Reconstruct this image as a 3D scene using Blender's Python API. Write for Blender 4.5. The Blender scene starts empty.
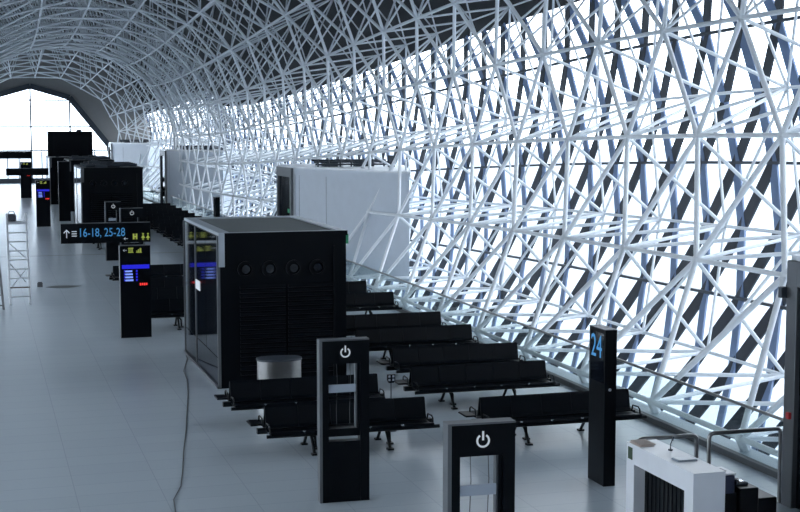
import bpy, math, random
from mathutils import Vector, Matrix
random.seed(7)
D = bpy.data; SC = bpy.context.scene; COL = SC.collection
pi = math.pi; rad = math.radians

# ------------------------------------------------------------------ camera
F = 1384.0; TH = rad(16.9); PT = math.atan(131/1384.0); CH = 5.26
cd = D.cameras.new('camera'); cam = D.objects.new('camera', cd); COL.objects.link(cam)
cd.sensor_width = 36; cd.lens = 36*F/800; cd.clip_start = .1; cd.clip_end = 2000
cam.location = (0, 0, CH); cam.rotation_euler = (pi/2-PT, 0, -TH)
SC.camera = cam
FW = Vector((math.sin(TH)*math.cos(PT), math.cos(TH)*math.cos(PT), -math.sin(PT)))
RT = Vector((math.cos(TH), -math.sin(TH), 0)); UP = RT.cross(FW)
def proj(p):
    d = Vector(p)-Vector((0, 0, CH)); k = d.dot(FW)
    return 400+F*d.dot(RT)/max(k, .01), 256-F*d.dot(UP)/max(k, .01), k
SC.view_settings.view_transform = 'Standard'; SC.view_settings.look = 'None'
SC.view_settings.gamma = 1; SC.view_settings.use_curve_mapping = False
SC.view_settings.exposure = 0.15

# ------------------------------------------------------------------ materials
def mat(name, col, rough=.5, metal=0, emit=None, es=1, spec=.5, noise=None):
    m = D.materials.new(name); m.use_nodes = True; nt = m.node_tree; b = nt.nodes['Principled BSDF']
    b.inputs['Base Color'].default_value = (*col, 1); b.inputs['Roughness'].default_value = rough
    b.inputs['Metallic'].default_value = metal; b.inputs['Specular IOR Level'].default_value = spec
    if emit:
        b.inputs['Emission Color'].default_value = (*emit, 1); b.inputs['Emission Strength'].default_value = es
    n = nt.nodes.new('ShaderNodeTexNoise'); n.inputs['Scale'].default_value = 3 if noise is None else noise[0]
    tc = nt.nodes.new('ShaderNodeTexCoord'); nt.links.new(tc.outputs['Object'], n.inputs['Vector'])
    mp = nt.nodes.new('ShaderNodeMapRange'); a = .06 if noise is None else noise[1]
    mp.inputs['To Min'].default_value = 1-a; mp.inputs['To Max'].default_value = 1+a
    nt.links.new(n.outputs['Fac'], mp.inputs['Value'])
    mx = nt.nodes.new('ShaderNodeVectorMath'); mx.operation = 'SCALE'; mx.inputs[0].default_value = col
    nt.links.new(mp.outputs[0], mx.inputs['Scale']); nt.links.new(mx.outputs[0], b.inputs['Base Color'])
    return m
M = {}
M['tube'] = mat('white painted steel', (.80, .84, .88), .45)
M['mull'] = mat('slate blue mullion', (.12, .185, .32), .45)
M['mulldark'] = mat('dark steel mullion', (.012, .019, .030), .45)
M['dark'] = mat('dark frame steel', (.035, .045, .06), .5)
M['roof'] = mat('dark roof lining', (.035, .038, .042), .8, noise=(1.2, .25))
M['endwall'] = mat('grey end wall', (.26, .255, .25), .8)
M['black'] = mat('black lacquer', (.0012, .0022, .004), .30, spec=.14)
M['gloss'] = mat('black glossy glass panel', (.004, .006, .010), .06, spec=.6)
M['louvre'] = mat('black louvre', (.002, .003, .005), .4, spec=.18)
M['seat'] = mat('navy black seat shell', (.0015, .003, .0055), .42, spec=.13)
M['seatmetal'] = mat('dark grey beam', (.003, .005, .007), .35, .0, spec=.2)
M['chrome'] = mat('polished metal', (.7, .73, .76), .2, 1)
M['steel'] = mat('brushed stainless steel', (.36, .36, .36), .32, 1)
M['alu'] = mat('anodised aluminium', (.55, .58, .62), .35, .4)
M['alud'] = mat('grey aluminium profile', (.12, .13, .142), .4, .5)
M['rim'] = mat('pale grey rim', (.62, .66, .71), .28, .75)
M['kroof'] = mat('grey kiosk roof sheet', (.15, .17, .175), .7)
M['white'] = mat('white laminate', (.74, .77, .82), .25)
M['gatewhite'] = mat('white gate panel', (.52, .58, .66), .45)
M['seam'] = mat('panel seam', (.25, .28, .33), .6)
M['kerb'] = mat('dark kerb', (.07, .08, .085), .5)
M['ledge'] = mat('pale sill sheet', (.36, .42, .46), .5)
M['mark'] = mat('pale printed symbol', (.55, .58, .60), .5, emit=(.8, .85, .9), es=.25)
M['blue'] = mat('blue sign lettering', (.06, .25, .5), .5, emit=(.05, .24, .5), es=.4)
M['yellow'] = mat('yellow sign icon', (.45, .5, .08), .5, emit=(.35, .4, .06), es=.35)
M['wmark'] = mat('white sign lettering', (.6, .65, .7), .5, emit=(.5, .55, .6), es=.4)
M['scrblue'] = mat('blue screen glow', (.01, .01, .3), .3, emit=(.02, .02, .8), es=.6)
M['scrcyan'] = mat('bright screen text', (.2, .3, .6), .3, emit=(.2, .3, 1), es=.8)
M['red'] = mat('red display glow', (.5, .02, .02), .3, emit=(.9, .04, .03), es=1.0)
M['redbox'] = mat('red call point', (.5, .03, .04), .4)
M['green'] = mat('green exit sign', (.02, .2, .1), .5, emit=(.03, .35, .18), es=.15)
M['greendark'] = mat('dark green plate', (.03, .06, .03), .5)
M['paper'] = mat('beige paper', (.50, .42, .38), .7)
M['tablet'] = mat('grey plastic', (.33, .38, .45), .5)
M['navy'] = mat('navy plastic', (.012, .02, .06), .35)
M['cable'] = mat('grey cable', (.06, .065, .07), .6)
M['apron'] = mat('pale apron concrete', (.24, .27, .30), .9)
M['brown'] = mat('brown tread', (.09, .06, .05), .6)
M['concrete'] = mat('back wall plaster', (.35, .37, .4), .8)

def glass(name, tint, refl):
    m = D.materials.new(name); m.use_nodes = True; nt = m.node_tree; nt.nodes.clear()
    o = nt.nodes.new('ShaderNodeOutputMaterial'); mx = nt.nodes.new('ShaderNodeMixShader')
    t = nt.nodes.new('ShaderNodeBsdfTransparent'); t.inputs[0].default_value = (*tint, 1)
    g = nt.nodes.new('ShaderNodeBsdfGlossy'); g.inputs['Roughness'].default_value = .02
    lw = nt.nodes.new('ShaderNodeLayerWeight'); lw.inputs[0].default_value = .5
    pw = nt.nodes.new('ShaderNodeMath'); pw.operation = 'POWER'; pw.inputs[1].default_value = 4.5; nt.links.new(lw.outputs['Facing'], pw.inputs[0])
    fr = nt.nodes.new('ShaderNodeMath'); fr.operation = 'MULTIPLY_ADD'; fr.inputs[1].default_value = .6; fr.inputs[2].default_value = refl; nt.links.new(pw.outputs[0], fr.inputs[0])
    nt.links.new(fr.outputs[0], mx.inputs[0]); nt.links.new(t.outputs[0], mx.inputs[1])
    nt.links.new(g.outputs[0], mx.inputs[2]); nt.links.new(mx.outputs[0], o.inputs[0])
    return m
M['glass'] = glass('window glass', (.96, .98, 1), .03)
M['railglass'] = glass('rail glass', (.93, .965, .965), .04)

def floor_mat():
    m = D.materials.new('polished grey floor tiles'); m.use_nodes = True; nt = m.node_tree; b = nt.nodes['Principled BSDF']
    tc = nt.nodes.new('ShaderNodeTexCoord'); br = nt.nodes.new('ShaderNodeTexBrick')
    nt.links.new(tc.outputs['Object'], br.inputs['Vector'])
    br.inputs['Scale'].default_value = 1; br.inputs['Brick Width'].default_value = 1.2; br.inputs['Row Height'].default_value = .6
    br.inputs['Mortar Size'].default_value = .006; br.offset = 0
    br.inputs['Color1'].default_value = (.43, .49, .54, 1); br.inputs['Color2'].default_value = (.445, .505, .555, 1)
    br.inputs['Mortar'].default_value = (.36, .41, .455, 1)
    n = nt.nodes.new('ShaderNodeTexNoise'); n.inputs['Scale'].default_value = .6; n.inputs['Detail'].default_value = 4
    nt.links.new(tc.outputs['Object'], n.inputs['Vector'])
    mp = nt.nodes.new('ShaderNodeMapRange'); mp.inputs['To Min'].default_value = .22; mp.inputs['To Max'].default_value = .36
    b.inputs['Roughness'].default_value = .27
    nt.links.new(br.outputs['Color'], b.inputs['Base Color']); b.inputs['Specular IOR Level'].default_value = .5
    return m
M['floor'] = floor_mat()

# ------------------------------------------------------------------ mesh helpers
class MB:
    def __init__(s): s.v = []; s.f = []
    def add(s, vs, fs):
        o = len(s.v); s.v += [tuple(v) for v in vs]; s.f += [tuple(i+o for i in f) for f in fs]; return s
    def box(s, x0, x1, y0, y1, z0, z1, M4=None):
        vs = [Vector((x, y, z)) for z in (z0, z1) for y in (y0, y1) for x in (x0, x1)]
        if M4: vs = [M4 @ v for v in vs]
        return s.add(vs, [(0, 2, 3, 1), (4, 5, 7, 6), (0, 1, 5, 4), (2, 6, 7, 3), (0, 4, 6, 2), (1, 3, 7, 5)])
    def bbox(s, x0, x1, y0, y1, z0, z1, b=.01):      # box with chamfered vertical edges and top
        p = [(x0+b, y0), (x1-b, y0), (x1, y0+b), (x1, y1-b), (x1-b, y1), (x0+b, y1), (x0, y1-b), (x0, y0+b)]
        cx, cy = (x0+x1)/2, (y0+y1)/2
        q = [(x+(b if x < cx else -b), y+(b if y < cy else -b)) for x, y in p]
        vs = [(x, y, z0) for x, y in p]+[(x, y, z1-b) for x, y in p]+[(x, y, z1) for x, y in q]
        fs = [tuple(range(7, -1, -1)), tuple(range(16, 24))]
        for r in (0, 8):
            for i in range(8): j = (i+1) % 8; fs.append((r+i, r+j, r+8+j, r+8+i))
        return s.add(vs, fs)
    def tube(s, p, q, r, n=8, caps=True, r2=None):
        p = Vector(p); q = Vector(q); d = (q-p).normalized()
        a = d.cross(Vector((0, 0, 1)) if abs(d.z) < .9 else Vector((1, 0, 0))).normalized(); b = d.cross(a)
        r2 = r if r2 is None else r2; vs = []
        for c, R in ((p, r), (q, r2)):
            for i in range(n):
                t = 2*pi*i/n; vs.append(c+a*R*math.cos(t)+b*R*math.sin(t))
        fs = [(i, (i+1) % n, n+(i+1) % n, n+i) for i in range(n)]
        if caps: fs += [tuple(range(n-1, -1, -1)), tuple(range(n, 2*n))]
        return s.add(vs, fs)
    def pipe(s, pts, r, n=8):
        pts = [Vector(p) for p in pts]; m = len(pts); vs = []; prev = None
        for i, p in enumerate(pts):
            d = (pts[min(i+1, m-1)]-pts[max(i-1, 0)]).normalized()
            if prev is None: a = d.cross(Vector((0, 0, 1)) if abs(d.z) < .9 else Vector((1, 0, 0))).normalized()
            else: a = (prev-d*prev.dot(d)).normalized()
            prev = a; b = d.cross(a)
            for k in range(n):
                t = 2*pi*k/n; vs.append(p+a*r*math.cos(t)+b*r*math.sin(t))
        fs = [(i*n+k, i*n+(k+1) % n, (i+1)*n+(k+1) % n, (i+1)*n+k) for i in range(m-1) for k in range(n)]
        fs += [tuple(range(n-1, -1, -1)), tuple(range((m-1)*n, m*n))]
        return s.add(vs, fs)
    def ball(s, c, r, n=8, m=5):
        vs = [(c[0], c[1], c[2]-r)]
        for j in range(1, m):
            t = pi*j/m-pi/2
            for i in range(n): vs.append((c[0]+r*math.cos(t)*math.cos(2*pi*i/n), c[1]+r*math.cos(t)*math.sin(2*pi*i/n), c[2]+r*math.sin(t)))
        vs.append((c[0], c[1], c[2]+r)); L = len(vs)-1
        fs = [(0, 1+(i+1) % n, 1+i) for i in range(n)]+[(L, L-n+i, L-n+(i+1) % n) for i in range(n)]
        for j in range(m-2):
            for i in range(n): fs.append((1+j*n+i, 1+j*n+(i+1) % n, 1+(j+1)*n+(i+1) % n, 1+(j+1)*n+i))
        return s.add(vs, fs)
    def prism(s, poly, h0, h1, ax='z'):               # polygon extruded along an axis
        def P(u, v, h): return (u, v, h) if ax == 'z' else ((u, h, v) if ax == 'y' else (h, u, v))
        n = len(poly); vs = [P(u, v, h0) for u, v in poly]+[P(u, v, h1) for u, v in poly]
        fs = [tuple(range(n-1, -1, -1)), tuple(range(n, 2*n))]+[(i, (i+1) % n, n+(i+1) % n, n+i) for i in range(n)]
        return s.add(vs, fs)
    def ring(s, cx, cz, r0, r1, y0, y1, n=28, a0=0, a1=2*pi):  # flat ring (or arc) facing -Y
        full = abs(a1-a0-2*pi) < 1e-4; m = n if full else n+1; vs = []
        for k in range(m):
            t = a0+(a1-a0)*k/n; c, q = math.cos(t), math.sin(t)
            vs += [(cx+r0*c, y0, cz+r0*q), (cx+r1*c, y0, cz+r1*q), (cx+r1*c, y1, cz+r1*q), (cx+r0*c, y1, cz+r0*q)]
        fs = []
        for k in range(n):
            a, b = 4*k, 4*((k+1) % m)
            for i in range(4): j = (i+1) % 4; fs.append((a+i, b+i, b+j, a+j))
        if not full: fs += [(0, 1, 2, 3), (4*n+3, 4*n+2, 4*n+1, 4*n)]
        return s.add(vs, fs)
    def mesh(s, name, m, smooth=False):
        me = D.meshes.new(name); me.from_pydata(s.v, [], s.f); me.materials.append(m)
        if smooth:
            for p in me.polygons: p.use_smooth = True
            try: me.set_sharp_from_angle(angle=rad(40))
            except Exception: pass
        me.update(); return me
    def build(s, name, m, parent=None, smooth=False, label=None, kind=None):
        o = D.objects.new(name, s.mesh(name, m, smooth)); COL.objects.link(o)
        if parent: o.parent = parent
        if label: o['label'] = label
        if kind: o['kind'] = kind
        return o
def B(*a): return MB().box(*a)
def empty(name, loc=(0, 0, 0), rz=0):
    o = D.objects.new(name, None); COL.objects.link(o); o.location = loc; o.rotation_euler = (0, 0, rz); o.empty_display_size = .2; return o
def tag(o, label, cat, group=None, kind=None):
    o['label'] = label; o['category'] = cat
    if group: o['group'] = group
    if kind: o['kind'] = kind
    return o
def struct(o): o['kind'] = 'structure'; return o
KIDS = {}
def kids(o): return [c for c in D.objects if c.parent == o]
def copy_tree(o, parent=None):
    c = o.copy(); COL.objects.link(c); c.parent = parent
    for ch in kids(o): copy_tree(ch, c)
    return c
def text_part(name, s, size, mt, parent, M4, depth=.004, label=None, fit=None):
    cu = D.curves.new(name, 'FONT'); cu.body = s; cu.size = size; cu.extrude = depth; cu.align_x = 'LEFT'; cu.resolution_u = 3
    to = D.objects.new(name, cu); COL.objects.link(to); bpy.context.view_layer.update()
    me = D.meshes.new_from_object(to.evaluated_get(bpy.context.evaluated_depsgraph_get()))
    D.objects.remove(to)
    if fit:
        xs = [v.co.x for v in me.vertices]; yv = [v.co.y for v in me.vertices]
        me.transform(Matrix.Diagonal((fit[0]/(max(xs)-min(xs)), fit[1]/(max(yv)-min(yv)), 1, 1)) @ T((-min(xs), -min(yv), 0)))
    me.transform(M4); me.materials.clear(); me.materials.append(mt)
    o = D.objects.new(name, me); COL.objects.link(o); o.parent = parent
    if label: o['label'] = label
    return o
FRONT = Matrix(((1, 0, 0, 0), (0, 0, -1, 0), (0, 1, 0, 0), (0, 0, 0, 1)))        # XY text -> faces -Y
LEFTF = Matrix(((0, 0, -1, 0), (-1, 0, 0, 0), (0, 1, 0, 0), (0, 0, 0, 1)))       # XY text -> faces -X
T = Matrix.Translation

# ------------------------------------------------------------------ hall shape
XC = 5.0; Y0 = -8.0; Y1 = 130.0; L = 3.1
def cosmix(y, pts):
    if y <= pts[0][0]: return pts[0][1]
    for (ya, a), (yb, b) in zip(pts, pts[1:]):
        if y <= yb: s = (1-math.cos(pi*(y-ya)/(yb-ya)))/2; return [p+(q-p)*s for p, q in zip(a, b)]
    return pts[-1][1]
PROF = [(20, (9.4, 6.3, 8.0)), (83, (6.75, 3.8, 6.1)), (108, (9.2, 4.6, 6.8)), (133, (6.8, 3.8, 5.5))]
def prof(y): return cosmix(y, PROF)
FX = 11.7-XC
def inner(y, u, off=0.0):                 # u: 0 foot, 1 widest, 2 apex, 3 widest left, 4 left foot
    m = u > 2
    if m: u = 4-u
    a, zc, b = prof(y)
    if u <= 1:
        x = FX+(a-FX)*(1-(1-u)**2); z = .2+(zc-.2)*u
        dx = (a-FX)*2*(1-u); dz = zc-.2; n = Vector((dz, 0, -dx)).normalized()
    else:
        t = (u-1)*pi/2; x = a*math.cos(t); z = zc+b*math.sin(t)
        n = Vector((b*math.cos(t), 0, a*math.sin(t))).normalized()
    x += n.x*off; z += n.z*off
    return Vector((XC-x if m else XC+x, y, z))
SX = 15.0-XC; SO = 3.35; ZB = -2.2
def skin(y, u, off=0.0):
    m = u > 2
    if m: u = 4-u
    a, zc, b = prof(y); a += SO+off; b += SO+off
    if u <= 1: x = SX+off+(a-SX-off)*(1-(1-u)**2); z = ZB+(zc-ZB)*u
    else: t = (u-1)*pi/2; x = a*math.cos(t); z = zc+b*math.sin(t)
    return Vector((XC-x if m else XC+x, y, z))
UG = 1.175                                  # top edge of the glazing

def sheet(us, ys, off, thick=None):
    mb = MB(); n = len(us)
    offs = [off] if thick is None else [off, off+thick]
    for o in offs:
        mb_v = [skin(y, u, o) for y in ys for u in us]
        mb.add(mb_v, [(j*n+i, j*n+i+1, (j+1)*n+i+1, (j+1)*n+i) for j in range(len(ys)-1) for i in range(n-1)])
    if thick:
        k = len(ys)*n
        for j in range(len(ys)-1):
            for i in (0, n-1): mb.f.append((j*n+i, (j+1)*n+i, k+(j+1)*n+i, k+j*n+i))
        for i in range(n-1):
            for j in (0, len(ys)-1): mb.f.append((j*n+i, j*n+i+1, k+j*n+i+1, k+j*n+i))
    return mb
ys = [Y0+i*(Y1-Y0)/92 for i in range(93)]
us = [UG+(4-2*UG)*i/36 for i in range(37)]
struct(sheet(us, ys, .05, .25).build('ceiling', M['roof'], smooth=True))

# floor, ledges, apron, far and back walls
struct(B(XC-6.35, XC+6.35, Y0, Y1, -.3, 0).build('floor', M['floor']))
struct(B(XC+6.35, XC+6.95, Y0, Y1, -.3, .0).build('trim_1', M['ledge']))
struct(B(XC-6.95, XC-6.35, Y0, Y1, -.3, .0).build('trim_2', M['ledge']))
struct(B(-400, 420, -150, 600, -6.2, -6).build('floor_outside', M['apron']))
# floor movement joints (thin metal strips flush with the tiles)
struct(B(XC-6.3, XC+6.3, 57.35, 57.50, 0, .003).build('trim_3', M['kerb']))
# back wall behind the viewer
p = [skin(Y0, 4*i/48) for i in range(49)]
mb = MB().prism([(q.x, q.z) for q in p], Y0-.3, Y0, 'y'); struct(mb.build('wall_back', M['concrete']))

# far gable: opening polygon and wall around it
GX = 4.6
half = [(0, 8.75), (3.45, 7.75), (6.9, 3.4), (7.25, 1.6), (7.3, 0)]
op = [(GX+x, z) for x, z in reversed(half)]+[(GX-x, z) for x, z in half[1:]]      # right foot -> apex -> left foot
def opt(s):
    ls = [math.dist(a, b) for a, b in zip(op, op[1:])]; d = s*sum(ls)
    for (a, b), l in zip(zip(op, op[1:]), ls):
        if d <= l+1e-6: f = d/l; return (a[0]+(b[0]-a[0])*f, a[1]+(b[1]-a[1])*f)
        d -= l
    return op[-1]
mb = MB(); n = 64
def outp(i): q = skin(Y1, 4*i/n, .2); return (q.x, q.z)
cum = [0]; ls = [math.dist(a, b) for a, b in zip(op, op[1:])]
for l_ in ls: cum.append(cum[-1]+l_)
par = sorted(set([i/n for i in range(n+1)]+[c/cum[-1] for c in cum]))
for yy in (Y1-.15, Y1+.15):
    vs = []
    for s_ in par:
        a = opt(s_); q = skin(Y1, 4*s_, .2); vs += [(a[0], yy, a[1]), (q.x, yy, q.z)]
    mb.add(vs, [(2*i, 2*i+1, 2*i+3, 2*i+2) for i in range(len(par)-1)])
k = 2*len(par)
mb.f += [(2*i, 2*i+2, k+2*i+2, k+2*i) for i in range(len(par)-1)]
struct(mb.build('wall_far', M['endwall']))
gw = struct(empty('window_3', (GX, Y1, 0)))
MB().prism([(x-GX, z) for x, z in op], -.02, 0, 'y').build('pane', M['glass'], gw)
mb = MB()
for (a, b) in zip(op, op[1:]):
    a = Vector((a[0]-GX, -.35, a[1])); b = Vector((b[0]-GX, -.35, b[1])); d = (b-a); l = d.length; d.normalize()
    nrm = Vector((-d.z, 0, d.x))*.24
    mb.add([a+nrm, b+nrm, b-nrm, a-nrm, a+nrm+Vector((0, .5, 0)), b+nrm+Vector((0, .5, 0)), b-nrm+Vector((0, .5, 0)), a-nrm+Vector((0, .5, 0))],
           [(0, 1, 2, 3), (7, 6, 5, 4), (0, 4, 5, 1), (2, 6, 7, 3), (1, 5, 6, 2), (0, 3, 7, 4)])
mb.build('frame', M['dark'], gw)
for x, zt in ((-3.2, 7.7), (0, 8.7), (3.45, 7.7)): B(x-.07, x+.07, -.2, 0, 0, zt).build('mullion', M['dark'], gw)
for z in (2.95, 5.1, 7.5):
    w = 3.3+(8.75-z)*.01 if z > 7 else (5.5 if z > 4 else 6.9)
    w = {7.5: 3.7, 5.1: 5.5, 2.95: 6.9}[z]
    B(-w, w, -.18, 0, z-.06, z+.06).build('transom', M['dark'], gw)
B(-7.2, 7.2, -.2, 0, 0, .45).build('bottom_rail', M['dark'], gw)
for x in (-2.1, -1.1, .9, 1.8, 2.6, 4.4, 5.6): B(x-.04, x+.04, -.15, 0, .3, 2.95).build('lower_mullion', M['dark'], gw)

# ------------------------------------------------------------------ glazed facades (right = window_1, left = window_2)
ROWS = [.05, .235, .415, .60, .785, .96, 1.08, UG]
def facade(name, side, detail):
    w = struct(empty(name, (0, 0, 0)))
    def S(y, u, o=0): return skin(y, u if side > 0 else 4-u, o)
    uu = [UG*i/12 for i in range(13)]; n_ = len(uu); yy = [Y0+i*(Y1-Y0)/64 for i in range(65)]
    MB().add([S(y, u, .0) for y in yy for u in uu],
             [(j*n_+i, j*n_+i+1, (j+1)*n_+i+1, (j+1)*n_+i) for j in range(64) for i in range(n_-1)]).build('pane', M['glass'], w)
    def blade(mb, p, q, wid, dep, nrm):
        d = (q-p).normalized(); s = d.cross(nrm).normalized()*wid/2; o = nrm*dep
        mb.add([p-s, p+s, q+s, q-s, p-s-o, p+s-o, q+s-o, q-s-o], [(0, 1, 2, 3), (7, 6, 5, 4), (0, 4, 5, 1), (2, 6, 7, 3), (1, 5, 6, 2), (0, 3, 7, 4)])
    bars = []
    step = L/2; nn = int((Y1-Y0)/step)
    for i in range(10, nn+22):
        for sg in (1, -1):
            mb = MB(); yb = 31.1-40*step+i*step; last = None; ok = False
            for j in range(len(ROWS)-1):
                ya, yc = yb+sg*j*L/4, yb+sg*(j+1)*L/4
                if min(ya, yc) < Y0+.05 or max(ya, yc) > Y1-.2: continue
                p, q = S(ya, ROWS[j], -.02), S(yc, ROWS[j+1], -.02)
                nr = (S(ya, ROWS[j], .5)-S(ya, ROWS[j], 0)); nr.y = 0
                if nr.length < 1e-4: nr = Vector((side, 0, 0))
                nr.normalize(); blade(mb, p, q, .33, .05, nr); ok = True
            if ok:
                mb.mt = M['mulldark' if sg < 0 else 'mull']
                c = yb+sg*L*.8; bars.append((abs(c-22) if side > 0 else 999, mb))
    bars.sort(key=lambda t: t[0]); rest = {m_.name: (m_, MB()) for m_ in (M['mull'], M['mulldark'])}
    for k_, (d_, mb) in enumerate(bars):
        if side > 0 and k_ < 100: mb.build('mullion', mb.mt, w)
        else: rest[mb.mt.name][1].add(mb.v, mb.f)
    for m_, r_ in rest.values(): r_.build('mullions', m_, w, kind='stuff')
    for u in (ROWS[0], ROWS[2], ROWS[4], ROWS[6]):
        mb = MB()
        for j in range(46):
            ya = Y0+.1+(Y1-Y0-.4)*j/46; yb = Y0+.1+(Y1-Y0-.4)*(j+1)/46
            p, q = S(ya, u, -.02), S(yb, u, -.02); blade(mb, p, q, .07, .12, Vector((side, 0, 0)))
        mb.build('transom', M['dark'], w)
facade('window_1', 1, True); facade('window_2', -1, False)

# ------------------------------------------------------------------ space frame
UR = [0, .40, .80, 1.085, 1.25, 1.43, 1.62, 1.81, 2.0]; UR = UR+[4-u for u in reversed(UR[:-1])]
NR = len(UR); YB = 22.6-L*9
nodes = {}; NI = 44
for k in range(NR):
    for i in range(NI):
        y = YB+i*L+(L/2 if k % 2 else 0)
        if y < Y0+.6 or y > Y1-.8: continue
        nodes[k, i] = inner(y, UR[k])
bars = []
def nb(k, i): return nodes.get((k, i))
for (k, i), p in list(nodes.items()):
    if nb(k, i+1): bars.append((p, nb(k, i+1), .050))
    for j in ((i, i-1) if k % 2 == 0 else (i, i+1)):
        if nb(k+1, j): bars.append((p, nb(k+1, j), .056))
outer = {}
OU = [.27, .61, .985, 1.195, 1.37, 1.55, 1.74, 1.93]; OU = OU+[4-u for u in reversed(OU)]
for k in range(NR-1):
    for i in range(NI):
        a = nb(k+1, i)                                # apex of the triangle on the upper row
        js = (i, i+1) if (k+1) % 2 else (i-1, i)
        b, c = nb(k, js[0]), nb(k, js[1])
        if not (a and b and c): continue
        o = inner(a.y, OU[k], 3.0); outer[k, i] = o
        for q in (a, b, c): bars.append((o, q, .042 if k < 3 else .034))
for (k, i), p in list(outer.items()):
    if (k, i+1) in outer: bars.append((p, outer[k, i+1], .040 if 0 <= k < 3 else .030))
    for j in ((i, i-1) if (k+1) % 2 == 0 else (i, i+1)):
        if (k+1, j) in outer: bars.append((p, outer[k+1, j], .036 if k < 3 else .030))
# feet: struts down to the sill
for (k, i), p in nodes.items():
    if k in (0, NR-1): bars.append((p, Vector((p.x+(.1 if k == 0 else -.1), p.y, 0)), .09))
sf = empty('space_frame', (XC, 60, 0))
tag(sf, 'white tubular steel space frame arching over the whole hall and lining the glazed walls', 'space frame')
off = Vector(sf.location)
# skip the tubes that would run through the gate houses
GATES = [(10.67, 14.0), (11.2, 50.6), (11.2, 87.0), (11.2, 123.5)]; GH = 3.66
def inside_gate(p):
    for gx, g in GATES:
        # the oblique wall runs from (gx, g) to (gx+2.37, g-7.0)
        if p.z < GH and gx-.1 < p.x < gx+4.5 and g-7.0 < p.y < g+4.0:
            if p.y > g-(p.x-gx)*2.953+.06 and (p.x < gx+2.37 or p.y > g-7.0+(p.x-gx-2.37)*3.7): return True
    return False
keep = []
for p, q, r in bars:
    a, b = inside_gate(p), inside_gate(q)
    if a and b: continue
    if a or b:
        lo, hi = (q, p) if a else (p, q)              # lo outside, hi inside: cut at the wall
        s0, s1 = 0.0, 1.0
        for _ in range(12):
            m_ = (s0+s1)/2
            if inside_gate(lo.lerp(hi, m_)): s1 = m_
            else: s0 = m_
        p, q = lo, lo.lerp(hi, s0)
        if (p-q).length < .15: continue
    keep.append((p, q, r))
def score(b):
    (x0, y0, k0), (x1, y1, k1) = proj(b[0]), proj(b[1])
    if k0 < 1 or k1 < 1: return 0
    mx, my = (x0+x1)/2, (y0+y1)/2
    if not (0 < mx < 800 and 0 < my < 512): return 0
    return math.hypot(x1-x0, y1-y0)*b[2]/min(k0, k1)
keep.sort(key=score, reverse=True)
rest = MB()
for j, (p, q, r) in enumerate(keep):
    if j < 100: MB().tube(p-off, q-off, r, 12).build('tube', M['tube'], sf, smooth=True)
    else: rest.tube(p-off, q-off, r, 7, caps=False)
rest.build('tubes', M['tube'], sf, smooth=True, kind='stuff')
jb = MB()
for p in nodes.values():
    if not inside_gate(p): jb.ball(p-off, .10)
for p in outer.values():
    if not inside_gate(p): jb.ball(p-off, .065, 6, 4)
jb.build('ball_joints', M['tube'], sf, smooth=True, kind='stuff')

# ------------------------------------------------------------------ glass railing along the floor edge
def railing(name, ya, yb, x, label, group=None):
    r = empty(name, (x, ya, 0)); tag(r, label, 'railing', group)
    Lr = yb-ya
    MB().bbox(-.06, .06, 0, Lr, 0, .1, .01).build('kerb', M['kerb'], r)
    MB().tube((0, 0, .9), (0, Lr, .9), .025, 10).build('handrail', M['steel'], r, smooth=True)
    n = max(1, round(Lr/.95)); w = Lr/n
    for i in range(n): B(-.008, .008, i*w+.012, (i+1)*w-.012, .1, .885).build('glass_pane', M['railglass'], r)
    return r
rx = 11.33
railing('glass_railing', 16.9, 49.9, rx, 'long glass railing with steel handrail beside the nearer benches and the white desk', 'glass railings along the windows')
railing('glass_railing', 54.2, 86.3, rx, 'glass railing running behind the kiosk between the middle and far white gate boxes', 'glass railings along the windows')
railing('glass_railing', 90.6, 122.8, rx, 'farthest glass railing, beyond the second white gate box', 'glass railings along the windows')
cr = empty('glass_railing', (8.4, 92.3, 0)); tag(cr, 'short glass railing crossing the hall behind the stepped rows of far benches', 'railing')
MB().pipe([(0, 0, .9), (2.3, 0, .9), (2.6, -.1, .88), (2.8, -.5, .84), (2.75, -2.4, .84)], .03).build('handrail', M['steel'], cr, smooth=True)
B(0, 2.7, -.01, .01, .05, .86).build('glass_pane', M['railglass'], cr)
for x in (.02, 1.35, 2.6): MB().tube((x, 0, 0), (x, 0, .9), .02).build('post', M['steel'], cr)

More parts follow.
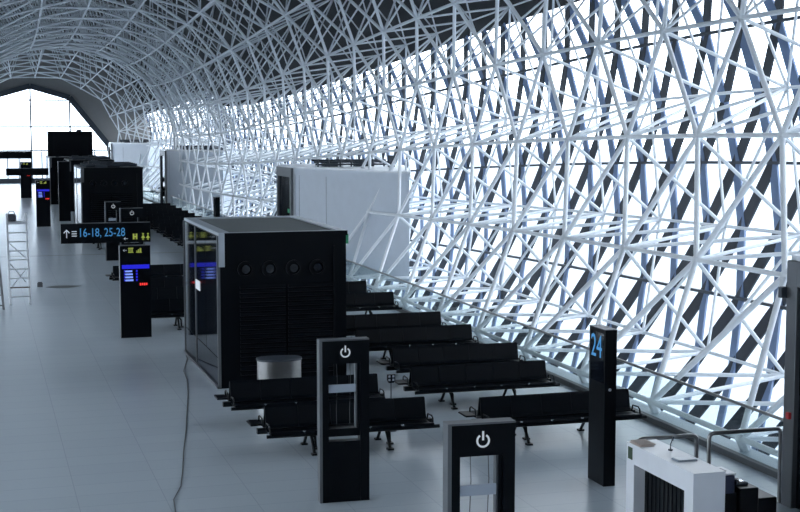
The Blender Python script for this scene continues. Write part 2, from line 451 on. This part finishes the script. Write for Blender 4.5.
# ------------------------------------------------------------------ gate houses
def gate(xy, label, GH=3.66):
    g = empty('gate_box', (xy[0], xy[1], 0)); tag(g, label, 'gate box', 'gate boxes pushed through the glass wall')
    poly = [(0, 0), (2.37, -7.0), (4.3, .1), (4.3, 4.0), (0, 2.45)]
    MB().prism(poly, .0, GH).build('shell', M['gatewhite'], g)
    MB().prism([(-.05, -.1), (2.37, -7.12), (4.38, .1), (4.38, 4.07), (-.05, 2.5)], GH, GH+.07).build('roof_cap', M['alu'], g)
    # portal frame on the hall side
    for a, b in ((-.08, .17), (2.28, 2.53)): MB().bbox(-.10, .0, a, b, 0, GH, .01).build('portal_post', M['alud'], g)
    B(-.10, .0, .17, 2.28, GH-.35, GH).build('portal_head', M['alud'], g)
    B(-.02, .0, .17, 2.28, .0, GH-.35).build('door', M['gloss'], g)
    B(-.04, -.02, .5, .8, 1.95, 2.1).build('exit_sign', M['green'], g)
    # seams and edge strip on the white wall
    d = Vector((2.37, -7.0, 0)).normalized(); nn = Vector((-d.y, d.x, 0))*-1
    R4 = Matrix(((d.x, -nn.x, 0, 0), (d.y, -nn.y, 0, 0), (0, 0, 1, 0), (0, 0, 0, 1)))
    sgn = -1 if (R4 @ Vector((0, 1, 0))).x > 0 else 1
    for s_ in (.45, 2.3):
        y_a, y_b = sorted((0, sgn*.006)); B(s_-.012, s_+.012, y_a, y_b, .05, GH-.25, R4).build('seam', M['seam'], g)
    y_a, y_b = sorted((0, sgn*.03)); B(.0, .16, y_a, y_b, .0, GH, R4).build('edge_strip', M['alu'], g)
    B(.16, 7.35, y_a, y_b, GH-.22, GH, R4).build('top_band', M['gatewhite'], g)
    # plant on the roof
    eq = MB()
    for z, yy in ((.16, .6), (.24, .85), (.3, 1.2)): eq.tube((.6, -1.7+yy, GH+z), (3.4, -1.9+yy, GH+z), .035)
    for k_ in range(7): eq.tube((.7+.42*k_, -1.1, GH+.05), (.7+.42*k_, -1.1, GH+.34), .03)
    eq.box(1.0, 1.5, -.9, -.4, GH+.06, GH+.24); eq.box(2.2, 2.9, -.9, -.5, GH+.06, GH+.26); eq.box(3.1, 3.3, -2.2, -2.0, GH+.06, GH+.5)
    eq.build('roof_plant', M['dark'], g)
    gr_ = MB()
    for z in (.18, .36): gr_.tube((2.6, -5.9, GH+z), (3.6, -2.6, GH+z), .025)
    for k_ in range(4): gr_.tube((2.6+.33*k_, -5.9+1.1*k_, GH+.05), (2.6+.33*k_, -5.9+1.1*k_, GH+.38), .025)
    gr_.build('roof_rail', M['tube'], g)
    return g
gn = gate(GATES[0], 'grey framed gate portal with black doors cut by the right edge of the picture', 3.42)
B(-.14, -.10, 2.33, 2.40, 1.24, 1.33).build('call_point', M['redbox'], gn)
MB().bbox(-.2, -.1, 2.50, 2.58, 2.9, 3.05).build('camera_bracket', M['dark'], gn)
gate(GATES[1], 'large pale white gate box behind the nearest kiosk, partly covered by the space frame')
gate(GATES[2], 'pale gate box with dark left edge rising beyond the stepped benches')
gate(GATES[3], 'smallest pale gate box, next to the big end window')

# ------------------------------------------------------------------ benches (back to back beam seating)
SW = .54
def seat_shell(y):                               # profile in (y,z), seat facing -Y
    return [(-.56, .415), (-.54, .435), (-.30, .40), (-.13, .405), (-.13, .385), (-.30, .38), (-.56, .395)]
def back_shell():
    return [(-.15, .43), (-.10, .47), (-.035, .74), (-.02, .765), (-.005, .755), (-.07, .46), (-.12, .415)]
def seat_mb(i, side, prof_):
    x0 = i*SW+.003; x1 = (i+1)*SW-.003
    pr = prof_ if side < 0 else [(-a, b) for a, b in reversed(prof_)]
    return MB().prism([(a, b) for a, b in pr], x0, x1, 'x')
def bench_parts():
    P = []
    for i in range(5):
        for sd in (-1, 1):
            P.append(('seat', seat_mb(i, sd, seat_shell(0)), 'seat')); P.append(('backrest', seat_mb(i, sd, back_shell()), 'seat'))
    P.append(('beam', MB().box(-.12, 5*SW+.12, -.05, .05, .32, .40), 'seatmetal'))
    for sd in (-1, 1):
        P.append(('front_rail', MB().tube((-.06, sd*.50, .37), (5*SW+.10, sd*.50, .37), .03), 'seatmetal'))
    for x in (.72, 5*SW-.72):
        mb = MB()
        for sd in (-1, 1):
            mb.pipe([(x, 0, .36), (x+.02, sd*.10, .30), (x+.02, sd*.20, .22), (x+.02, sd*.38, .02)], .026)
            mb.box(x-.03, x+.07, sd*.38-.05, sd*.38+.05, 0, .03)
        mb.pipe([(x, 0, .36), (x+.12, .02, .2), (x+.13, .02, .02)], .024); mb.box(x+.08, x+.18, -.03, .07, 0, .03)
        P.append(('leg', mb, 'seatmetal'))
    for x in (0, 2*SW, 5*SW):
        for sd in (-1, 1):
            if x == 2*SW: continue
            P.append(('armrest', MB().pipe([(x, sd*.16, .42), (x, sd*.20, .52), (x, sd*.40, .53), (x, sd*.46, .50), (x, sd*.47, .42)], .013), 'seatmetal'))
    for i in range(1, 5):
        for sd in (-1, 1): P.append(('seat_bracket', MB().bbox(i*SW-.02, i*SW+.02, sd*.53-.02, sd*.53+.02, .40, .445, .004), 'chrome'))
    # small table plates at the ends
    P.append(('end_table', MB().bbox(-.20, -.01, .10, .50, .42, .445, .01), 'seat'))
    return P
def new_bench(whole=False):
    r = None; P = bench_parts()
    if whole:
        d = MB(); c = MB()
        for n_, mb, m_ in P: (c if m_ == 'chrome' else d).add(mb.v, mb.f)
        r = d.build('beam_bench', M['seat']); return r
    r = empty('beam_bench')
    for n_, mb, m_ in P: mb.build(n_, M[m_], r)
    return r
near = [
 (4.28, 21.60, 'black beam bench nearest on the left, crossed by the central power totem'),
 (4.12, 23.90, 'black beam bench just in front of the kiosk and its steel bin'),
 (7.83, 21.25, 'black beam bench nearest on the right, partly behind the totem numbered 24'),
 (7.60, 24.35, 'black beam bench in the right block, second row from the viewer'),
 (7.90, 26.55, 'black beam bench in the right block, third row from the viewer'),
 (7.88, 29.30, 'black beam bench in the right block, fourth from the viewer, beside the kiosk'),
 (7.90, 31.55, 'black beam bench in the right block, fifth row from the viewer'),
 (7.95, 35.70, 'black beam bench in the right block, sixth row from the viewer'),
 (7.95, 38.45, 'black beam bench in the right block, seventh row, mostly hidden by the kiosk'),
 (4.10, 35.90, 'black beam bench closest behind the flight information totem, left of the kiosk'),
 (4.10, 38.50, 'black beam bench behind the flight information totem, second row there'),
 (4.10, 41.20, 'black beam bench behind the flight information totem, third row there'),
 (4.02, 44.90, 'black beam bench behind the flight information totem, farthest of the rows there')]
b0 = new_bench()
for i, (x, y, lab) in enumerate(near):
    b = b0 if i == 0 else copy_tree(b0)
    b.location = (x, y, 0); b.rotation_euler.z = rad(-.3)
    tag(b, lab, 'bench', 'beam benches near the first kiosk')
f0 = new_bench(True); first = True
far = [(4.05, 60.0, 'A'), (4.05, 63.0, 'A')]+[(7.85, 47.5+2.35*i, 'B') for i in range(15)]+[(7.9, 96.5, 'C'), (7.9, 99.5, 'C'), (7.9, 102.5, 'C')]
nB = 0
for (x, y, kd) in far:
    b = f0 if first else f0.copy()
    if not first: COL.objects.link(b)
    first = False; b.location = (x, y, 0)
    if kd == 'A': tag(b, 'black bench in front of the second kiosk, '+('nearer' if y < 61 else 'farther')+' of two behind the long direction sign', 'bench', 'benches in front of the second kiosk')
    elif kd == 'B': tag(b, 'black bench in the stepped far block beyond the nearest kiosk', 'bench', 'stepped far benches beyond the nearest kiosk')
    else: tag(b, 'tiny dark bench at the far end right of the second kiosk, beyond the cross railing', 'bench', 'benches beyond the cross railing')

# ------------------------------------------------------------------ kiosks
def kiosk(x, y, W, Dp, Hh, label, full=True):
    k = empty('kiosk', (x, y, 0)); tag(k, label, 'kiosk', 'black kiosks standing in a line along the hall')
    B(.02, W-.02, .02, Dp-.02, .0, Hh-.06).build('body', M['black'], k)
    # roof: raised aluminium rim around a sunk grey sheet
    B(.16, W-.13, .16, Dp-.16, Hh-.06, Hh-.03).build('roof_sheet', M['kroof'], k)
    mb = MB()
    mb.box(0, .24, 0, Dp, Hh-.06, Hh); mb.box(W-.18, W, 0, Dp, Hh-.06, Hh); mb.box(.24, W-.18, 0, .10, Hh-.06, Hh); mb.box(.24, W-.18, Dp-.16, Dp, Hh-.06, Hh)
    mb.build('roof_rim', M['rim' if full else 'alud'], k)
    B(0, .12, -.03, .0, Hh-.68, Hh).build('corner_strip', M['rim' if full else 'alud'], k)
    B(.12, W, -.03, .0, Hh-.1, Hh-.005).build('fascia', M['black'], k)
    # front: four round nozzles and two louvred shutters
    for i in range(4):
        cx = .54+.49*i; cz = Hh-.74
        nz = MB().ring(cx, cz, .125, .165, -.045, .0).build('nozzle', M['louvre'], k, smooth=False)
        MB().ring(cx, cz, .0, .085, -.035, .0, 20).build('nozzle_core', M['gloss'], nz)
    for j in range(2):
        x0 = .42+j*.98; mb = MB()
        for s_ in range(20):
            z = .25+s_*.092
            mb.prism([(-.005, z), (-.04, z+.01), (-.04, z+.03), (-.005, z+.075)], x0, x0+.93, 'x')
        mb.build('louvre_shutter', M['louvre'], k)
    B(W-.30, W-.27, -.04, -.005, .05, Hh-.3).build('trim_strip', M['louvre'], k)
    # left: glossy glazed panels, posts, grey skirting
    n = 3
    for i in range(n):
        a = .06+i*(Dp-.12)/n; b = a+(Dp-.12)/n-.03
        B(-.012, .02, a, b, .62, Hh-.08).build('glass_panel', M['gloss'], k)
    B(-.012, .02, .06, Dp-.06, .05, .60).build('lower_panel', M['gloss'], k, label='mirror dark panel reflecting the floor')
    for yy in (0, Dp*.62, Dp-.05): B(-.03, .03, yy, yy+.05, 0, Hh-.06).build('post', M['alud'], k)
    B(-.025, .0, Dp*.50, Dp*.62, 1.7, 1.9).build('notice', M['mark'], k)
    B(-.05, .0, -.0, Dp, 0, .05).build('skirting', M['alud'], k)
    if full:
        B(W, W+.02, .3, .34, Hh-.35, Hh-.1).build('bracket', M['alud'], k)
        B(W+.02, W+.10, .28, .36, Hh-.30, Hh-.10).build('exit_sign', M['green'], k)
    return k
kiosk(4.5, 27.2, 2.64, 4.75, 3.13, 'nearest black kiosk with pale roof rim and four round nozzles, behind the steel bin')
k2 = kiosk(4.55, 66.0, 2.85, 5.0, 3.28, 'second black kiosk, behind the long direction sign', False)
k3 = kiosk(5.25, 86.5, 2.7, 5.0, 3.13, 'third black kiosk, mostly hidden behind the second one', False)
k4 = kiosk(4.5, 94.6, 2.8, 5.0, 3.13, 'fourth black kiosk, under the large black screen', False)
for kk, W_, H_ in ((k2, 2.85, 3.28), (k3, 2.7, 3.13)):
    mb = MB(); random.seed(3 if kk is k2 else 9)
    for i in range(9):
        x_ = random.uniform(.3, W_-.9); y_ = .4+i*.48; mb.box(x_, x_+random.uniform(.3, .7), y_, y_+.3, H_-.03, H_+random.uniform(.08, .26))
    for i in range(5): mb.tube((.25, .5+i*.9, H_+.06), (W_-.2, .8+i*.85, H_+.1), .06)
    mb.build('roof_plant', M['dark'], kk)
scr = empty('screen', (4.4, 94.7, 3.13)); tag(scr, 'large black screen block standing on the fourth kiosk before the end window', 'screen')
MB().bbox(0, 2.92, 0, .5, 0.05, 1.72, .03).build('housing', M['louvre'], scr); B(.5, .7, .1, .4, 0, .06).build('foot', M['dark'], scr); B(2.2, 2.4, .1, .4, 0, .06).build('foot', M['dark'], scr)
B(.08, 2.84, -.01, 0, .12, 1.64).build('display', M['black'], scr)
B(1.9, 2.2, .1, .3, 1.72, 1.85).build('bracket', M['dark'], scr)

# ------------------------------------------------------------------ power totems
def power_symbol(cx, cz, r, parent, y):
    MB().ring(cx, cz, r*.72, r, y-.004, y, 24, rad(122), rad(418)).build('power_symbol_ring', M['mark'], parent)
    B(cx-r*.14, cx+r*.14, y-.004, y, cz+r*.05, cz+r*1.35).build('power_symbol_bar', M['mark'], parent)
def totem(x, y, W, label, detail=True, rz=0):
    t = empty('power_totem', (x, y, 0), rz); tag(t, label, 'charging totem', 'black power totems')
    H = 2.3; Dp = .16
    B(.04, .13, .0, Dp, 0, H-.02).build('left_post', M['black'], t)
    B(W-.13, W, .0, Dp, 0, H-.02).build('right_post', M['black'], t)
    B(.13, W-.13, .0, Dp, H-.34, H-.02).build('header', M['black'], t)
    MB().bbox(.13, W-.13, .0, Dp, 0, .86, .005).build('base_panel', M['black'], t)
    B(0, .04, -.005, Dp+.005, 0, H).build('side_trim', M['alud'], t)
    B(.04, W, -.005, Dp+.005, H-.02, H).build('top_trim', M['alud'], t)
    B(.13, W-.13, .02, Dp-.02, .93, 1.04).build('shelf_rail', M['black'], t)
    B(W-.19, W-.17, .04, .12, 1.04, H-.34).build('inner_bar', M['alud'], t)
    B(W-.17, W-.13, .02, .14, 1.04, H-.34).build('inner_edge', M['black'], t)
    B(.13, W-.19, .03, .05, 1.55, 1.66).build('glass_shelf', M['railglass' if 0 else 'tablet'], t)
    power_symbol(W*.52, H-.185, .072, t, 0)
    if detail:
        for xx in (.26, .45): MB().pipe([(xx, .08, H-.34), (xx+.01, .08, 1.7), (xx-.005, .08, 1.3), (xx, .08, 1.04)], .004, 6).build('cord', M['cable'], t)
    return t
totem(4.43, 18.42, .71, 'black open power totem in the foreground centre, in front of the nearest left bench', rz=rad(-2))
totem(4.385, 12.80, .71, 'black open power totem cut off by the bottom of the picture, beside the white desk', rz=rad(-2))
totem(4.78, 50.2, .82, 'small far power totem just above the right end of the long direction sign', False)
totem(4.63, 54.6, .62, 'smallest power totem, behind and left of the other far one', False)

# ------------------------------------------------------------------ information totems and direction signs
def arrow(mb, cx, cz, s, y, d='up'):
    if d == 'up':
        mb.box(cx-.1*s, cx+.1*s, y-.004, y, cz-s, cz+s)
        mb.prism([(cx, cz+1.05*s), (cx-.75*s, cz+.3*s), (cx-.6*s, cz+.1*s), (cx, cz+.75*s), (cx+.6*s, cz+.1*s), (cx+.75*s, cz+.3*s)], y-.004, y, 'y')
    else:
        mb.box(cx-s, cx+s, y-.004, y, cz-.1*s, cz+.1*s)
        mb.prism([(cx-1.05*s, cz), (cx-.3*s, cz+.7*s), (cx-.15*s, cz+.55*s), (cx-.75*s, cz), (cx-.15*s, cz-.55*s), (cx-.3*s, cz-.7*s)], y-.004, y, 'y')
def info(x, y, label, H=2.3, W=.74):
    t = empty('information_totem', (x, y, 0)); tag(t, label, 'information totem', 'flight information totems')
    B(0, W, 0, .22, 0, H-.015).build('cabinet', M['black'], t)
    B(0, W, -.004, .224, H-.015, H).build('top_trim', M['alud'], t); B(-.012, 0, -.004, .224, 0, H).build('side_trim', M['alud'], t)
    B(.04, W-.03, -.008, 0, H-.58, H-.48).build('screen_header', M['scrblue'], t)
    mb = MB(); random.seed(5)
    for i in range(4): mb.box(.12, .12+random.uniform(.12, .2), -.008, 0, H-.66-.075*i, H-.62-.075*i)
    mb.build('screen_text', M['scrcyan'], t)
    mb = MB()
    for i in range(4): mb.box(.09, .11, -.007, 0, H-.66-.075*i, H-.61-.075*i); mb.box(.38, .42, -.007, 0, H-.66-.075*i, H-.61-.075*i)
    mb.build('screen_column', M['scrblue'], t)
    mb = MB()
    for i in range(4): mb.box(.47+.05*i, .505+.05*i, -.008, 0, H-1.0+.008*(i % 2), H-.94)
    mb.build('red_display', M['red'], t)
    mb = MB(); arrow(mb, .12, H-.12, .045, 0, 'left'); mb.build('arrow', M['wmark'], t)
    mb = MB()
    for a in range(4): mb.box(.21+.028*a, .225+.028*a, -.004, 0, H-.17, H-.07)
    mb.box(.2, .33, -.004, 0, H-.075, H-.06); mb.box(.2, .33, -.004, 0, H-.18, H-.165)
    mb.build('icon', M['yellow'], t); mb = MB()
    mb.box(.39, .53, -.004, 0, H-.185, H-.17); mb.box(.40, .43, -.004, 0, H-.17, H-.13); mb.box(.44, .47, -.004, 0, H-.17, H-.10); mb.box(.48, .52, -.004, 0, H-.17, H-.07)
    mb.build('icon', M['yellow'], t)
    return t
info(3.27, 34.5, 'black flight information totem with blue and red display lines, left of the nearest kiosk')
info(2.80, 74.0, 'far black information totem with a small blue screen, beside the second kiosk', 2.42, .70)
info(2.86, 103.6, 'farthest dark information totem, small in front of the end window', 2.6, .76)
def board(x0, x1, y, z0, z1, label, xt, main=False):
    b = empty('direction_sign', (x0, y, z0)); tag(b, label, 'sign', 'long black direction signs')
    W = x1-x0; h = z1-z0
    MB().bbox(0, W, 0, .12, 0, h, .004).build('panel', M['black'], b)
    B(0, W, -.004, .124, h, h+.012).build('top_trim', M['alud'], b)
    for xx in (xt+.02, xt+.60): B(xx-x0, xx-x0+.02, .04, .10, -.08 if main else -.25, 0).build('support', M['alud'], b)
    if main:
        mb = MB(); arrow(mb, .14, h*.5, .10, 0, 'up'); mb.build('arrow', M['wmark'], b)
        mb = MB()
        for i in range(3): mb.box(.26, .38, -.004, 0, h*.36+i*.055, h*.36+i*.055+.02)
        mb.build('gate_icon', M['wmark'], b)
        text_part('lettering', '16-18, 25-28', .265, M['blue'], b, T((.46, -.004, h*.26)) @ FRONT, .003, None, (1.08, .24))
        mb = MB(); arrow(mb, 1.56, .09, .05, 0, 'left'); mb.build('arrow', M['wmark'], b)
        mb = MB()
        mb.box(1.73, 1.77, -.004, 0, .07, .21); mb.box(1.80, 1.84, -.004, 0, .07, .21); mb.box(1.77, 1.80, -.004, 0, .12, .15)
        mb.build('icon', M['yellow'], b)
        for cx in (1.98, 2.10):
            mb = MB(); mb.ring(cx, .20, 0, .022, -.004, 0, 10); mb.prism([(cx-.05, .10), (cx+.05, .10), (cx, .18)], -.004, 0, 'y'); mb.box(cx-.02, cx-.006, -.004, 0, .05, .10); mb.box(cx+.006, cx+.02, -.004, 0, .05, .10)
            mb.build('icon', M['yellow'], b)
    return b
board(1.86, 4.02, 34.5, 2.38, 2.86, 'long black direction sign with an up arrow reading 16-18, 25-28', 3.27, True)
board(1.33, 3.45, 74.0, 2.67, 3.03, 'small far black direction sign above the information totem with the blue screen', 2.80)
board(1.3, 3.65, 103.6, 2.85, 3.35, 'farthest long black sign crossing low in front of the end window', 2.86)
for x, y, w, h, lab in ((4.15, 78, .62, 3.25, 'tall narrow dark pillar left of the second kiosk'), (4.55, 101.0, .55, 2.9, 'dark pillar left of the fourth kiosk before the end window')):
    t = empty('pillar', (x, y, 0)); tag(t, lab, 'pillar'); MB().bbox(0, w, 0, .3, 0, h).build('shaft', M['black'], t); B(-.01, w+.01, -.01, .31, h, h+.03).build('cap', M['alud'], t)
# gate number totems
def gate_totem(x, y, label, num):
    t = empty('gate_totem', (x, y, 0)); tag(t, label, 'gate sign')
    B(0, .185, 0, .54, 0, 2.3).build('blade', M['black'], t)
    B(-.004, .189, -.004, .544, 2.3, 2.312).build('top_trim', M['alud'], t)
    B(-.006, 0, .04, .48, 1.52, 2.25).build('sign_face', M['gloss'], t)
    if num: text_part('gate_number', num, .46, M['blue'], t, T((-.008, .46, 1.88)) @ LEFTF, .003, None, (.36, .33))
    MB().tube((.08, -.012, 1.43), (.08, .0, 1.43), .022, 10).build('lock', M['alu'], t)
gate_totem(8.60, 18.09, 'tall black gate totem with a blue 24, left of the white desk', '24')
gate_totem(9.25, 56.5, 'small far black gate totem seen just above the nearest kiosk roof', None)

# ------------------------------------------------------------------ stainless bin
bn = empty('bin', (5.36, 25.55, 0)); tag(bn, 'stainless steel bin with dark rim between the kiosk and the bench', 'bin')
def oval(rx_, ry_, n=36): return [(rx_*math.copysign(abs(math.cos(2*pi*i/n))**.8, math.cos(2*pi*i/n)), ry_*math.copysign(abs(math.sin(2*pi*i/n))**.8, math.sin(2*pi*i/n))) for i in range(n)]
MB().prism(oval(.42, .26), .03, .82).build('drum', M['steel'], bn, smooth=True)
MB().prism(oval(.435, .275), .82, .86).build('rim', M['dark'], bn)
MB().prism(oval(.40, .24), .0, .03).build('plinth', M['dark'], bn)

# outlet post behind the nearest bench
op_ = empty('outlet_post', (6.69, 22.55, 0)); tag(op_, 'small black socket plate on a thin post behind the nearest left bench', 'power socket')
MB().tube((0, 0, 0), (0, 0, .86), .012).build('post', M['dark'], op_); MB().tube((0, 0, 0), (0, 0, .02), .1, 16).build('base', M['dark'], op_)
MB().prism([(-.07, .89), (-.045, .84), (.045, .84), (.07, .89), (.07, .99), (-.07, .99)], -.02, .02, 'y').build('plate', M['black'], op_)
for xx in (-.035, .035):
    for zz in (.895, .955): B(xx-.018, xx+.018, -.024, -.02, zz-.018, zz+.018).build('socket', M['tablet'], op_)

# ------------------------------------------------------------------ boarding desk and things on it
dk = empty('boarding_desk', (8.09, 14.53, 0)); tag(dk, 'white glossy boarding desk with a dark recessed front at the lower right', 'desk')
W_, D_, H_ = .43, 1.79, 1.1
B(0, W_, 0, D_, H_-.26, H_).build('top', M['white'], dk)
B(0, W_, 0, .22, 0, H_-.26).build('leg', M['white'], dk); B(0, W_, D_-.22, D_, 0, H_-.26).build('leg', M['white'], dk)
B(.16, .20, .22, D_-.22, 0, H_-.26).build('recess_panel', M['black'], dk)
mb = MB()
for i in range(12): mb.box(.15, .16, .26+i*.11, .28+i*.11, .02, H_-.32)
mb.build('ribs', M['louvre'], dk)
B(-.006, 0, D_-.17, D_-.05, H_-.21, H_-.05).build('plate', M['greendark'], dk)
pp = empty('paper_stack', (8.10, 15.96, 1.1)); tag(pp, 'beige papers at the far end of the white desk', 'papers')
B(0, .20, .0, .30, 0, .012).build('sheet', M['paper'], pp); B(.03, .24, .03, .33, .012, .022).build('sheet', M['paper'], pp)
tb = empty('tablet', (8.19, 15.1, 1.1)); tag(tb, 'flat grey tablet lying on the white desk', 'tablet')
MB().bbox(0, .27, 0, .18, 0, .02, .006).build('body', M['tablet'], tb); B(.02, .25, .015, .165, .02, .022).build('pad', M['alu'], tb)
mc = empty('microphone', (8.40, 15.7, 1.1)); tag(mc, 'slim black microphone standing on the white desk', 'microphone')
MB().tube((0, 0, 0), (0, 0, .015), .03, 14).build('foot', M['dark'], mc); MB().pipe([(0, 0, .01), (.002, 0, .08), (.02, -.01, .14)], .006, 6).build('stem', M['dark'], mc); MB().tube((.02, -.01, .13), (.035, -.02, .18), .012, 8).build('head', M['dark'], mc)
# printer and staff equipment behind the desk
pr = empty('document_printer', (8.56, 14.80, 0)); tag(pr, 'navy document printer with a white lid behind the near end of the white desk', 'printer')
B(0, .28, 0, .34, 0, .74).build('stand', M['black'], pr)
MB().bbox(0, .26, 0, .34, .74, .97, .02).build('body', M['navy'], pr); MB().bbox(.0, .27, .0, .35, .97, .99, .005).build('lid', M['white'], pr)
B(.03, .20, .12, .26, .99, .996).build('slot', M['navy'], pr)
st = empty('staff_cabinet', (8.86, 14.75, 0)); tag(st, 'low stepped black cabinet right of the white desk', 'cabinet')
MB().bbox(0, .26, 0, .5, 0, .80, .01).build('upper_step', M['black'], st); MB().bbox(.26, .52, 0, .5, 0, .66, .01).build('lower_step', M['black'], st)
ph = empty('telephone', (8.90, 14.9, .80)); tag(ph, 'small black and silver telephone on the low cabinet behind the desk', 'telephone')
MB().bbox(0, .16, 0, .2, 0, .03, .005).build('base', M['dark'], ph); MB().tube((.03, .03, .05), (.03, .17, .05), .02).build('handset', M['dark'], ph); B(.08, .14, .06, .16, .03, .034).build('display', M['chrome'], ph)

# hoop barriers
def hoop(x0, x1, y, z, label):
    h = empty('hoop_barrier', (x0, y, 0)); tag(h, label, 'barrier', 'stainless hoop barriers behind the white desk')
    w = x1-x0; c = .07; pts = [(0, 0, 0), (0, 0, z-c)]
    for a in (60, 30): pts.append((c-c*math.cos(rad(90-a)), 0, z-c+c*math.sin(rad(90-a))))
    pts += [(c, 0, z), (w-c, 0, z)]
    for a in (30, 60): pts.append((w-c+c*math.sin(rad(a)), 0, z-c+c*math.cos(rad(a))))
    pts += [(w, 0, z-c), (w, 0, 0)]
    MB().pipe(pts, .030, 10).build('hoop', M['steel'], h, smooth=True)
    for x in (0, w): MB().tube((x, 0, 0), (x, 0, .012), .06, 16).build('foot_plate', M['steel'], h)
hoop(8.40, 9.29, 16.62, 1.04, 'stainless hoop barrier directly behind the white desk')
hoop(9.48, 10.60, 16.62, 1.05, 'stainless hoop barrier between the desk and the near gate portal')
hp = empty('hoop_barrier', (9.55, 14.35, 0), rad(8)); tag(hp, 'stainless hoop barrier cut by the lower right corner of the picture', 'barrier')
MB().pipe([(0, 0, 0), (0, 0, .72), (.03, 0, .79), (.10, 0, .82), (1.0, 0, .82), (1.0, 0, 0)], .03, 10).build('hoop', M['steel'], hp, smooth=True)

# ------------------------------------------------------------------ platform ladder at the left
ld = empty('platform_ladder', (.42, 41.9, 0)); tag(ld, 'aluminium platform ladder at the left edge of the picture', 'ladder')
for x, x2 in ((.36, .36), (.92, .98)):
    MB().tube((x, 0, 0), (x-.02, 1.35, 2.6), .035, 8).build('stile', M['alu'], ld)
    MB().tube((x2, 1.75, 0), (x-.02, 1.4, 2.3), .025, 8).build('rear_leg', M['alu'], ld)
for i in range(9):
    z = .22+i*.26; y = z/2.6*1.35
    B(.36, .94, y-.04, y+.06, z-.015, z+.015).build('tread', M['alu' if i != 1 else 'brown'], ld)
B(.34, .94, 1.2, 1.75, 2.32, 2.36).build('platform', M['alu'], ld)
for a, b in (((.4, .6, 1.15), (.85, 1.6, .5)), ((.85, .5, 1.0), (.45, 1.65, .35)), ((.4, 1.5, 1.7), (.9, 1.5, 1.2))): MB().tube(a, b, .014, 6).build('brace', M['alu'], ld)
bg = empty('tool_bag', (.80, 43.25, 2.365)); tag(bg, 'dark bag lying on top of the aluminium ladder', 'bag')
MB().bbox(-.02, .24, 0, .24, 0, .22, .05).build('bag_body', M['dark'], bg); MB().pipe([(.02, .12, .2), (.04, .12, .30), (.17, .12, .30), (.2, .12, .2)], .012).build('handle', M['dark'], bg)
ml = empty('mobile_stair', (-.05, 40.9, 0)); tag(ml, 'grey side frame of a mobile stair cut by the left edge of the picture', 'stair')
MB().tube((.62, 0, 0), (.40, 1.8, 3.3), .035).build('stile', M['alud'], ml); MB().tube((.0, 0, 0), (-.15, 1.8, 3.3), .035).build('stile', M['alud'], ml)
for i in range(11): B(-.0-.014*i, .60-.02*i, .16*i+.02, .16*i+.16, .28*i+.1, .28*i+.13).build('tread', M['alud'], ml)
MB().tube((.40, 1.8, 3.3), (.46, 2.4, 0), .03).build('rear_leg', M['alud'], ml)
B(-.1, .42, 1.5, 2.1, 3.25, 3.3).build('platform', M['alud'], ml)
bx = empty('small_box', (1.72, 46.3, 0)); tag(bx, 'tiny dark box on the floor right of the ladder', 'box')
MB().bbox(0, .17, 0, .15, 0, .14, .01).build('body', M['alud'], bx); B(.02, .15, .02, .13, .14, .16).build('lid', M['dark'], bx)
wf = MB().prism([(-.42+.84*0, 0), (-.1, -.35), (.25, -.45), (.5, -.2), (.72, .05), (.35, .3), (-.1, .35)], 0, .004).build('floor_patch', M['kerb'])  # dark irregular patch lying flat on the tiles
wf.location = (2.40, 46.2, 0); tag(wf, 'dark flat patch on the open floor between the ladder and the information totem', 'floor patch')

# cable on the floor
pts = [(4.42, 31.4), (4.40, 31.0), (4.08, 29.4), (4.01, 28.37), (3.80, 26.8), (3.55, 25.2), (3.31, 23.64), (3.05, 22.1), (2.86, 20.86), (2.70, 19.9), (2.50, 19.2), (2.44, 18.58), (2.40, 17.6), (2.42, 16.0)]
cb = MB().pipe([(x, y, .008) for x, y in pts], .008, 6).build('floor_cable', M['cable']); tag(cb, 'thin dark cable running over the floor from the kiosk corner to the viewer', 'cable')

# ------------------------------------------------------------------ light: overcast sky
w = D.worlds.new('sky'); SC.world = w; w.use_nodes = True; nt = w.node_tree; bgn = nt.nodes['Background']
tc = nt.nodes.new('ShaderNodeTexCoord'); n1 = nt.nodes.new('ShaderNodeTexNoise'); n1.inputs['Scale'].default_value = 2.2; n1.inputs['Detail'].default_value = 5
nt.links.new(tc.outputs['Generated'], n1.inputs['Vector'])
rp = nt.nodes.new('ShaderNodeValToRGB'); rp.color_ramp.elements[0].position = .35; rp.color_ramp.elements[0].color = (.74, .86, 1, 1); rp.color_ramp.elements[1].position = .62; rp.color_ramp.elements[1].color = (.93, .97, 1, 1)
nt.links.new(n1.outputs['Fac'], rp.inputs[0]); nt.links.new(rp.outputs[0], bgn.inputs['Color']); bgn.inputs['Strength'].default_value = 5.6
